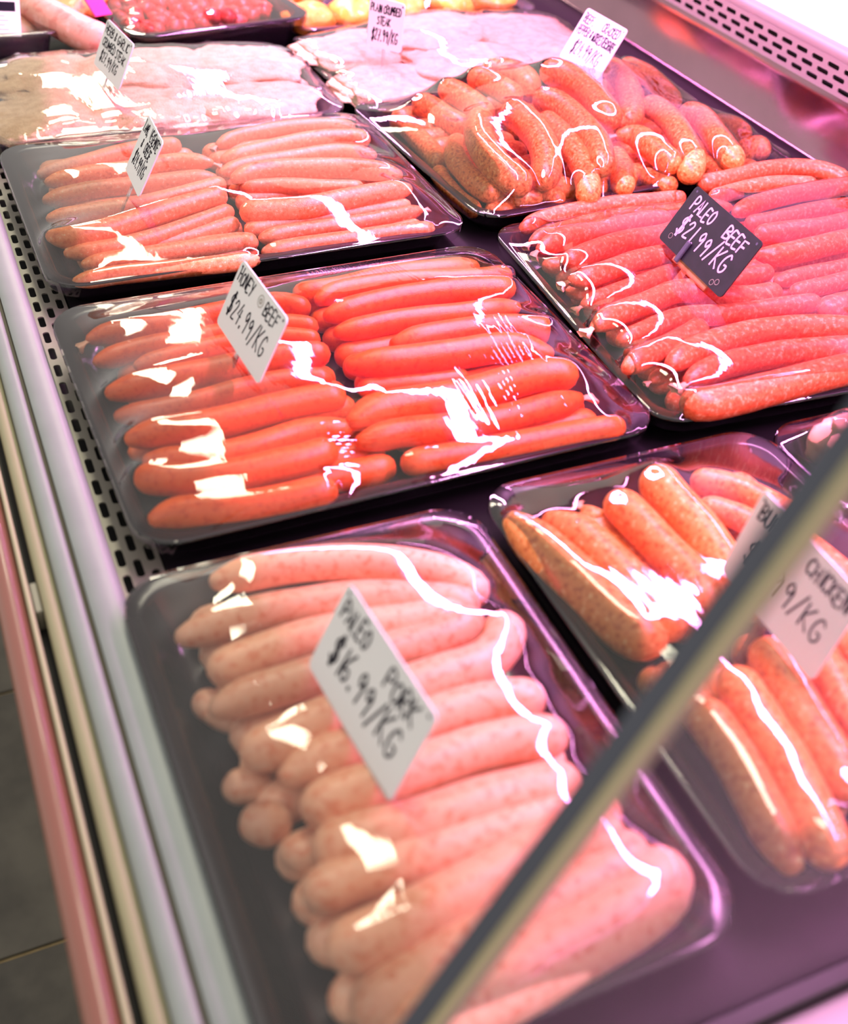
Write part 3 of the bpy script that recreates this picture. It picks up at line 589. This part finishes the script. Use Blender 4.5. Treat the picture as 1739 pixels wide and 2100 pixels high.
# lower layer, mostly hidden by the sausages lying on it
def lower(key, T_, n, r, cols, along='x', z=.0155):
    cx, cy, w, d, rot = T_
    c, s = math.cos(rot), math.sin(rot); W = w - .055; Dd = d - .055
    span = Dd if along == 'x' else W; ln = W if along == 'x' else Dd
    for col in range(cols):
        a0 = -ln / 2 + col * ln / cols + r * .4; a1 = a0 + ln / cols - r * .8
        for i in range(n):
            q = -span / 2 + r + (span - 2 * r) * i / (n - 1)
            pts = []
            for t in (0, .33, .66, 1):
                a = a0 + (a1 - a0) * t; b = q + r * .4 * math.sin(i * 1.7 + t * 3)
                lx, ly = (a, b) if along == 'x' else (b, a)
                pts.append((cx + c * lx - s * ly, cy + s * lx + c * ly, z))
            SAUS[key].append(('U', pts, r, 'rr'))
TR = {'lamb': (.2600, .985, .378, .288, .0105), 'honey': (.2590, .664, .382, .294, .021), 'cracked': (.655, 1.022, .400, .298, .0785),
      'paleo': (.664, .672, .412, .318, -.0524), 'pork': (.1650, .331, .228, .318, 0), 'buffalo': (.404, .338, .230, .322, 0)}
GROW = {'lamb': 1.12, 'honey': 1.10, 'cracked': 1.12, 'paleo': 1.06, 'pork': 1.0, 'buffalo': 1.05}
for key in SAUS: SAUS[key] = [(a, b, r_ * GROW[key], e) for a, b, r_, e in SAUS[key]]
lower('lamb', TR['lamb'], 10, .0105, 2); lower('honey', TR['honey'], 10, .0110, 2); lower('cracked', TR['cracked'], 8, .0140, 3, z=.019); lower('paleo', TR['paleo'], 11, .0110, 2)
lower('pork', TR['pork'], 10, .0125, 1, z=.017); lower('buffalo', TR['buffalo'], 6, .0130, 2, along='y', z=.017)
for key, lst in SAUS.items():
    rows = {}
    for i, e in enumerate(lst): rows.setdefault(e[0], []).append(e)
    for row, es in rows.items():
        lab, ax = ROW[(key, row)]
        mid = lambda e: (sum(p[0] for p in e[1]) / len(e[1]), sum(p[1] for p in e[1]) / len(e[1]))
        es = sorted(es, key=(lambda e: -mid(e)[1]) if ax == 'y' else (lambda e: mid(e)[0]))
        for i, e in enumerate(es):
            o = sausage(key, e[1], e[2], e[3], 'sausage', i * 37 + len(key) * 101 + ord(row))
            tag(o, lab % ORD[i] if '%' in lab else lab, 'sausage', {'lamb': 'lamb sausages', 'honey': 'honey beef sausages', 'cracked': 'cracked pepper sausages', 'paleo': 'paleo beef sausages', 'pork': 'paleo pork sausages', 'buffalo': 'buffalo sausages'}[key])
rad = math.radians
T_l = make_tray('lamb', *TR['lamb'], 'black tray of thin lamb sausages in two rows under clear film')
T_h = make_tray('honey', *TR['honey'], 'black tray of coral honey beef sausages under wrinkled film')
T_c = make_tray('cracked', *TR['cracked'], 'black tray heaped with fat cracked pepper sausages')
T_p = make_tray('paleo', *TR['paleo'], 'black tray of mottled paleo beef sausages beside the honey beef tray')
T_k = make_tray('pork', *TR['pork'], 'black tray of pale pink paleo pork sausages nearest the ledge')
T_b = make_tray('buffalo', *TR['buffalo'], 'black tray of orange-brown buffalo sausages behind the end glass')
T_r = make_tray('right', .634, .336, .230, .318, 0, 'black film-wrapped tray with pale meat at the right picture edge')
rid = []
def ridge_fan(tops, bots, n, amp, sg, seed):
    rn = random.Random(seed)
    def lerp(seq, t):
        t *= len(seq) - 1; i = min(int(t), len(seq) - 2); u = t - i; return [a + (b - a) * u for a, b in zip(seq[i], seq[i + 1])]
    for k in range(n):
        t = k / (n - 1); a = lerp(tops, t); b = lerp(bots, t); j = rn.uniform(0, .18); q = rn.uniform(0, .12)
        a2 = [a[z] + (b[z] - a[z]) * j for z in (0, 1)]; b2 = [b[z] + (a[z] - b[z]) * q for z in (0, 1)]
        rid.append((a2[0], a2[1], b2[0], b2[1], amp * rn.uniform(.6, 1.2), sg))
ridge_fan([(0.1758, 0.579), (0.1802, 0.5417), (0.1957, 0.5102)], [(0.2773, 0.5663), (0.298, 0.5183), (0.2772, 0.4928)], 24, .00055, .0011, 3)
ridge_fan([(0.3157, 0.6071), (0.3496, 0.6582), (0.3983, 0.6848), (0.4025, 0.6757)], [(0.3174, 0.5483), (0.338, 0.5182), (0.3586, 0.5136), (0.3763, 0.5089)], 26, .00040, .0009, 5)
ridge_fan([(0.2824, 0.8324), (0.3378, 0.8351)], [(0.2752, 0.781), (0.3566, 0.7328)], 20, .00035, .0009, 8)
film(T_l, ALL['lamb'], taut=.75); film(T_h, ALL['honey'], step=.00135, ridges=rid, mat='film', taut=.8)
film(T_c, ALL['cracked'], taut=.15); film(T_p, ALL['paleo'], taut=.5); film(T_k, ALL['pork'], taut=.95); film(T_b, ALL['buffalo'], taut=.4)
# ------------------------------------------------------------------ price cards with hand lettering
GL = {
 'A': [[(0, 0), (.30, 1), (.6, 0)], [(.1, .35), (.5, .35)]],
 'B': [[(0, 0), (0, 1), (.4, .95), (.45, .72), (.05, .52), (.5, .4), (.5, .1), (0, 0)]],
 'C': [[(.52, .85), (.3, 1), (.05, .7), (.05, .3), (.25, 0), (.55, .12)]],
 'D': [[(0, 0), (0, 1), (.4, .85), (.55, .5), (.4, .12), (0, 0)]],
 'E': [[(.5, 1), (0, 1), (0, 0), (.5, 0)], [(0, .52), (.42, .55)]],
 'F': [[(.5, 1), (0, .97), (0, 0)], [(0, .5), (.42, .54)]],
 'G': [[(.52, .85), (.3, 1), (.05, .7), (.05, .25), (.3, 0), (.55, .15), (.55, .42), (.32, .42)]],
 'H': [[(0, 0), (0, 1)], [(.5, 0), (.5, 1)], [(0, .5), (.5, .53)]],
 'I': [[(.2, 0), (.2, 1)]],
 'K': [[(0, 0), (0, 1)], [(.5, 1), (.02, .45), (.55, 0)]],
 'L': [[(0, 1), (0, 0), (.48, .03)]],
 'M': [[(0, 0), (.05, 1), (.32, .35), (.6, 1), (.66, 0)]],
 'N': [[(0, 0), (.02, 1), (.5, 0), (.52, 1)]],
 'O': [[(.3, 1), (.04, .75), (.04, .25), (.28, 0), (.55, .25), (.55, .75), (.3, 1)]],
 'P': [[(0, 0), (0, 1), (.45, .95), (.5, .65), (.3, .5), (0, .48)]],
 'R': [[(0, 0), (0, 1), (.45, .93), (.48, .65), (.05, .48), (.55, 0)]],
 'S': [[(.5, .88), (.25, 1), (.05, .78), (.45, .42), (.42, .1), (.2, 0), (0, .12)]],
 'T': [[(.28, 0), (.28, 1)], [(0, .97), (.58, 1)]],
 'U': [[(0, 1), (.02, .2), (.25, 0), (.5, .2), (.52, 1)]],
 'V': [[(0, 1), (.27, 0), (.55, 1)]],
 'W': [[(0, 1), (.15, 0), (.35, .6), (.52, 0), (.7, 1)]],
 'Y': [[(0, 1), (.28, .5)], [(.56, 1), (.2, 0)]],
 '&': [[(.5, .1), (.15, .75), (.28, .95), (.4, .75), (.05, .3), (.2, .05), (.5, .4)]],
 '$': [[(.52, .85), (.3, .98), (.06, .8), (.1, .58), (.48, .4), (.45, .12), (.2, .02), (0, .16)], [(.2, -.12), (.27, 1.12)], [(.3, -.12), (.38, 1.12)]],
 '1': [[(.2, 0), (.24, 1)]],
 '2': [[(.02, .75), (.22, 1), (.45, .8), (.1, .1), (.22, .02), (.52, .06)]],
 '4': [[(.3, 1), (.02, .4), (.52, .42)], [(.4, .75), (.36, 0)]],
 '6': [[(.42, 1), (.1, .55), (.06, .2), (.28, 0), (.48, .2), (.4, .42), (.1, .35)]],
 '7': [[(.02, .97), (.5, 1), (.2, 0)], [(.12, .5), (.45, .52)]],
 '9': [[(.46, .75), (.25, .98), (.05, .75), (.22, .52), (.46, .78), (.40, 0)]],
 '.': [[(.08, .0), (.16, .10)], [(.16, .0), (.09, .09)]], ',': [[(.14, .1), (.05, -.15)]], '/': [[(0, -.15), (.5, 1.15)]],
}
def lettering(parent, lines, cw, ch, th, mat, seed=1, slant=.12):
    """lines: (text, left, baseline, height, width) as fractions of the card"""
    rn = random.Random(seed); vs = []; fs = []
    for text, lx, by, hh, wd in lines:
        adv = [.40 if c == ' ' else (.42 if c in '.,' else (.34 if c == 'I' or c == '1' else .74)) for c in text]; tot = sum(adv)
        sx = wd * cw / tot; sy = hh * ch; x = lx * cw
        for c, ad in zip(text, adv):
            if c != ' ':
                jy = rn.uniform(-.06, .06) * sy; k_ = rn.uniform(.93, 1.07)
                for st in GL[c]:
                    P = [Vector((x + (px * sx + slant * py * sy * .6), by * ch + jy + py * sy * k_)) for px, py in st]
                    if len(P) > 3:   # round the pen stroke
                        P3 = [p.to_3d() for p in P]; P = [q.to_2d() for q in catmull(P3, len(P) * 4)]
                    n = len(P); b0 = len(vs)
                    for i, p in enumerate(P):
                        d = (P[min(i + 1, n - 1)] - P[max(i - 1, 0)]); d = d.normalized() if d.length > 1e-9 else Vector((1, 0))
                        nrm = Vector((-d.y, d.x)) * th / 2
                        e = d * (-th / 3 if i == 0 else (th / 3 if i == n - 1 else 0))
                        for q in (p + nrm + e, p - nrm + e): vs.append((q.x, q.y, .00075))
                    for i in range(n - 1): fs.append((b0 + 2 * i, b0 + 2 * i + 1, b0 + 2 * i + 3, b0 + 2 * i + 2))
            x += ad * sx
    return link('lettering', mesh('lettering', vs, fs), M_[mat], parent)
def card(BL, BR, up, label, lines, black=False, seed=1, th=.0011, spike=True, foot=.035):
    BL = Vector(BL); BR = Vector(BR); up = Vector(up); u = (BR - BL); cw = u.length; u.normalize()
    v = (up - u * up.dot(u)); ch = v.length; v.normalize(); n = u.cross(v)
    o = empty('price_card', BL); o.matrix_world = Matrix.Translation(BL) @ Matrix((u, v, n)).transposed().to_4x4()
    tag(o, label, 'price card', 'price cards in the trays')
    rr = [(x + cw / 2, y + ch / 2) for x, y in rounded_rect(cw / 2, ch / 2, .004, 4)]; k = len(rr)
    vs = [(x, y, .0006) for x, y in rr] + [(x, y, -.0006) for x, y in rr]
    fs = [tuple(range(k)), tuple(range(2 * k - 1, k - 1, -1))] + [(i, k + i, k + (i + 1) % k, (i + 1) % k) for i in range(k)]
    link('card', mesh('card', vs, fs), M_['card_black' if black else 'card'], o)
    lettering(o, lines, cw, ch, th, 'ink_pink' if black else 'ink', seed)
    for hx, hy in ((.05, .93), (.95, .93)):
        vsn = [(hx * cw + .0012 * math.cos(a), hy * ch + .0012 * math.sin(a), .0007) for a in [2 * math.pi * i / 10 for i in range(10)]]
        link('pin_hole', mesh('pin_hole', vsn, [tuple(range(10))]), M_['seal'], o)
    if spike:   # the pick that holds the card up, pushed down between the sausages
        m = box_me('pick', cw * .44, cw * .52, -foot, .010, -.0022, -.0007, .0003); link('pick', m, M_['clear'] if not black else M_['wood'], o)
    return o
hc = card((.175, .712, .055), (.180, .624, .055), (.0225, 0, .0475), 'white card reading HONEY BEEF $24.99/KG standing in the honey beef tray',
     [('HONEY', .05, .72, .20, .32), ('BEEF', .63, .72, .19, .28), ('$24.99/KG', .08, .27, .31, .80)], seed=2, th=.0013)
card((.166, .979, .060), (.164, .918, .060), (.025, 0, .047), 'narrow white card reading LAMB and CHEESE $24.99/KG in the lamb tray',
     [('LAMB,', .05, .76, .16, .28), ('VEGEMITE', .42, .76, .18, .52), ('&', .22, .53, .15, .08), ('CHEESE', .42, .53, .17, .36), ('$24.99/KG', .14, .22, .22, .70)], seed=3, th=.0012)
card((.129, .371, .055), (.136, .277, .055), (.022, 0, .052), 'white blurred card reading PALEO PORK $16.99/KG on the pork sausages',
     [('PALEO', .06, .70, .20, .30), ('PORK', .58, .68, .21, .32), ('$16.99/KG', .12, .27, .31, .76)], seed=4, th=.0016)
pb = card((.579, .736, .055), (.570, .629, .055), (.027, 0, .0465), 'black card with pink lettering PALEO BEEF $21.99/KG among mottled red sausages',
     [('PALEO', .10, .66, .22, .32), ('BEEF', .60, .66, .22, .30), ('$21.99/KG', .12, .26, .30, .74)], black=True, seed=5, th=.0017)
def ring(parent, x, y, r, w_, mat, name='emblem'):
    vs = [(x + q * math.cos(a), y + q * math.sin(a), .0008) for q in (r, r - w_) for a in [2 * math.pi * i / 20 for i in range(20)]]
    link(name, mesh(name, vs, [(i, (i + 1) % 20, 20 + (i + 1) % 20, 20 + i) for i in range(20)]), M_[mat], parent)
ring(hc, .047, .0435, .0046, .0006, 'strip'); ring(hc, .047, .0435, .0022, .0012, 'strip')
ring(pb, .0930, .0075, .0026, .0005, 'strip', 'print_mark'); ring(pb, .0880, .0045, .0026, .0005, 'strip', 'print_mark'); ring(pb, .012, .0085, .0026, .0004, 'strip', 'print_mark')
link('card_foot', box_me('card_foot', .030, .085, -.006, .0015, -.003, -.0007, .0006), M_['wood'], pb)
clip = link('card_clip', box_me('card_clip', .036, .041, -.004, .016, .0007, .0035, .0010), M_['seal'], pb)
card((.192, 1.260, .055), (.201, 1.176, .055), (.021, 0, .0445), 'white card reading HERB & GARLIC CRUMBED STEAK on the pale crumbed meat',
     [('HERB & GARLIC', .06, .74, .17, .86), ('CRUMBED STEAK', .08, .48, .17, .84), ('$27.99/KG', .14, .18, .22, .64)], seed=6, th=.0014, foot=.03)
card((.507, 1.258, .055), (.534, 1.219, .055), (.0045, 0, .0535), 'lavender-lit card reading PLAIN CRUMBED STEAK $27.99/KG at the top edge',
     [('PLAIN CRUMBED', .05, .72, .16, .88), ('STEAK', .25, .48, .16, .40), ('$27.99/KG', .12, .14, .24, .76)], seed=7, th=.0013, foot=.03)
card((.698, 1.139, .067), (.703, 1.060, .067), (.030, 0, .0515), 'lavender-lit card reading BEEF, CRACKED PEPPER & WORCESTERSHIRE above the fat sausages',
     [('BEEF,', .06, .76, .15, .26), ('CRACKED', .52, .76, .16, .40), ('PEPPER &', .05, .54, .15, .36), ('WORCESTERSHIRE', .43, .53, .16, .53), ('$24.99/KG', .15, .18, .25, .68)], seed=8, th=.0013)
card((.381, .358, .055), (.377, .268, .055), (.012, 0, .059), 'white card reading BUFFALO CHICKEN half hidden by the glass edge trim',
     [('BUFFALO', .06, .74, .17, .40), ('CHICKEN', .56, .74, .17, .40), ('$   .99/KG', .10, .30, .26, .80)], seed=9, th=.0014)
# ------------------------------------------------------------------ other meat
def blob(name, mat, loc, sx, sy, sz, rz, seed, amp=.12, flat=2.6, nu=28, nv=14, freq=1.6, sub=None):
    """lumpy superellipsoid piece"""
    vs = []; fs = []
    for j in range(nv + 1):
        ph = -math.pi / 2 + math.pi * j / nv
        for i in range(nu):
            th = 2 * math.pi * i / nu
            cx = math.cos(ph); z = math.sin(ph)
            d = Vector((cx * math.cos(th), cx * math.sin(th), z))
            k = (abs(d.x) ** flat + abs(d.y) ** flat + abs(d.z) ** 2) ** (-1 / 2.3)
            q = d * k * (1 + amp * noise.noise(d * freq + Vector((seed * 3.1, seed, 0))) + amp * .4 * noise.noise(d * freq * 3 + Vector((seed, 0, 9))))
            vs.append((q.x * sx, q.y * sy, q.z * sz))
    for j in range(nv):
        for i in range(nu): fs.append((j * nu + i, j * nu + (i + 1) % nu, (j + 1) * nu + (i + 1) % nu, (j + 1) * nu + i))
    o = link(name, mesh(name, vs, fs), mat, None, True); o.location = loc; o.rotation_euler = (0, 0, rz)
    return o
def dome(o, n=16, flatten=.6):
    me = o.data; out = []
    for v in list(me.vertices)[::3]:
        p = o.matrix_basis @ v.co; out.append((p.x, p.y, p.z - .006, .010))
    return out
T_g = make_tray('herb', .255, 1.250, .374, .226, rad(-.4), 'clear tray of pale herb crumbed steaks at upper left', mat='clear', rim=.027)
T_s = make_tray('plain', .640, 1.262, .382, .238, rad(4), 'clear tray of pale plain crumbed steaks behind the cracked pepper sausages', mat='clear', rim=.027)
def steaks(T, spots, key):
    fb = []
    for i, (x, y, z, sx, sy, rz, where) in enumerate(spots):
        o = blob('crumbed_steak', M_['crumb'], (x, y, z), sx * 1.16, sy * 1.14, .0125, rz, i * 5 + len(key), amp=.22, nu=44, nv=22, freq=2.2)
        tag(o, where, 'steak', 'crumbed steaks')
        bpy.context.view_layer.update(); fb += dome(o)
    film(T, fb, step=.003, mat='film2', taut=.95)
steaks(T_g, [(.135, 1.205, .022, .062, .055, .1, 'herb crumbed steak at the near left corner of its tray'),
             (.240, 1.195, .024, .062, .050, -.2, 'herb crumbed steak in front, below the herb and garlic card'),
             (.345, 1.195, .024, .070, .048, .15, 'herb crumbed steak at the near right of its tray'),
             (.150, 1.300, .028, .060, .050, .3, 'herb crumbed steak at the far left behind the card'),
             (.255, 1.290, .032, .070, .050, 0, 'herb crumbed steak in the far middle of its tray'),
             (.360, 1.280, .030, .058, .052, -.3, 'herb crumbed steak at the far right beside the clear tray wall')], 'herb')
steaks(T_s, [(.515, 1.205, .024, .062, .050, .2, 'plain crumbed steak at the near left under the plain crumbed card'),
             (.630, 1.225, .034, .070, .055, -.1, 'plain crumbed steak in the near middle behind fat sausages'),
             (.750, 1.245, .032, .062, .055, .3, 'plain crumbed steak at the near right beside the steel wall'),
             (.510, 1.310, .028, .062, .048, .1, 'plain crumbed steak at the far left of its tray'),
             (.620, 1.318, .040, .068, .050, .2, 'plain crumbed steak in the far middle, highest of its tray'),
             (.735, 1.325, .034, .064, .046, 0, 'plain crumbed steak at the far right of its tray')], 'plain')
# diced beef in a deep black tray
T_m = make_tray('mince', .352, 1.500, .240, .262, rad(8), 'deep black tray of diced red beef at the top edge', rim=.047, rc=.035, flange=.012)
rn = random.Random(11); proto = None; mb = []
for i in range(11):
    for j in range(8):
        x = .262 + .0175 * i + rn.uniform(-.005, .005); y = 1.418 + .0175 * j + .14 * (x - .35) + rn.uniform(-.005, .005); z = .036 + rn.uniform(-.003, .007)
        if proto is None:
            proto = blob('diced_beef', M_['mince'], (x, y, z), .0105, .0095, .0085, 0, 3, amp=.3, flat=3.5, nu=12, nv=7); o = proto
        else:
            o = proto.copy(); COL.objects.link(o); o.location = (x, y, z)
        o.rotation_euler = (rn.uniform(-.5, .5), rn.uniform(-.5, .5), rn.uniform(0, 6)); tag(o, 'small red cube of diced beef in the deep black tray', 'diced beef', 'diced beef')
        mb.append((x, y, z, .011))
bed = blob('beef_bed', M_['mince'], (.355, 1.495, .022), .075, .075, .012, 0, 4, amp=.1, flat=4); tag(bed, 'mass of beef beneath the diced cubes in deep tray', 'beef')
film(T_m, mb, step=.004, mat='film2')
# yellow marinated chicken
T_y = make_tray('yellow', .640, 1.520, .36, .24, rad(3), 'tray of yellow marinated chicken at the top edge', mat='clear', rim=.030)
yb = []
for i, (x, y, z, s) in enumerate(((.495, 1.435, .030, .036), (.56, 1.44, .034, .038), (.63, 1.445, .034, .038), (.70, 1.45, .032, .036), (.77, 1.46, .03, .034), (.51, 1.51, .038, .038), (.58, 1.51, .042, .038), (.65, 1.52, .042, .04), (.73, 1.52, .038, .036))):
    o = blob('chicken_piece', M_['yellow'], (x, y, z), s, s * .85, .017, i * .7, i + 20, amp=.2, nu=22, nv=12)
    tag(o, 'yellow marinated chicken piece, %s from the left in %s row' % (ORD[i if i < 5 else i - 5], 'the front' if i < 5 else 'the rear'), 'chicken', 'yellow chicken pieces'); yb.append((x, y, z + .004, .012))
film(T_y, yb, step=.004, mat='film2')
# packed poultry at the top left
T_q = make_tray('pack', .105, 1.468, .150, .150, rad(4), 'clear poultry pack with printed label in the top left corner', mat='clear', rim=.045, name='poultry_pack', cat='pack', rc=.022)
o = blob('chicken_breast', M_['chicken'], (.10, 1.475, .030), .060, .060, .022, .3, 31, amp=.15); tag(o, 'pale chicken breast inside the labelled clear pack', 'chicken')
film(T_q, [(.10 + a, 1.475 + b, .036, .014) for a in (-.03, 0, .03) for b in (-.03, 0, .03)], step=.004, mat='film2')
lb = empty('pack_label', (.112, 1.420, .0535)); lb.rotation_euler = (.45, .05, -.15); lb.parent = T_q['o']; lb.matrix_parent_inverse = T_q['o'].matrix_basis.inverted()
link('label_paper', box_me('label_paper', -.027, .027, -.022, .036, 0, .0006, .0002), M_['card'], lb)
link('label_band', box_me('label_band', -.024, .022, .016, .031, .0006, .0009), M_['ink'], lb)
for k in range(4): link('label_line', box_me('label_line', -.020, .010 + .004 * (k % 2), .008 - k * .007, .0095 - k * .007, .0006, .0008), M_['strip'], lb)
o = sausage('chicken', [(.150, 1.50, .052), (.175, 1.44, .050), (.205, 1.395, .042), (.235, 1.372, .036)], .020, 'rr', 'chicken_drumstick', 77); tag(o, 'long pale chicken leg lying behind the herb and garlic card', 'chicken')
o = blob('marinated_piece', M_['orange'], (.205, 1.495, .045), .045, .04, .02, .5, 33, amp=.25); tag(o, 'orange marinated chicken piece beside the deep black tray', 'chicken')
o = link('price_tag', box_me('price_tag', -.020, .020, -.012, .012, 0, .002, .0006), M_['magenta']); o.location = (.229, 1.425, .062); o.rotation_euler = (.9, .2, .9); tag(o, 'magenta plastic tag beside the deep black tray', 'tag')
# pale meat in the wrapped tray at the right edge
rb = []
for i, (x, y, z, s, lab) in enumerate(((.562, .452, .038, .028, 'pale pink meat piece nearest the right tray corner under wrinkled film'), (.64, .43, .034, .03, 'pale pink meat piece at the back of the right-edge tray'), (.60, .38, .03, .03, 'pale pink meat piece in the middle of the right-edge tray'))):
    o = blob('meat_piece', M_['chicken'], (x, y, z), s, s * .8, .02, i, i + 40, amp=.2); tag(o, lab, 'meat'); rb.append((x, y, z, .024))
for q in range(5): rb.append((.60 + .02 * q, .44, .034, .02))
rid = []
ridge_fan([(.530, .478), (.535, .40)], [(.60, .468), (.60, .375)], 14, .0006, .0012, 21)
film(T_r, rb, step=.0018, mat='film2', ridges=rid)
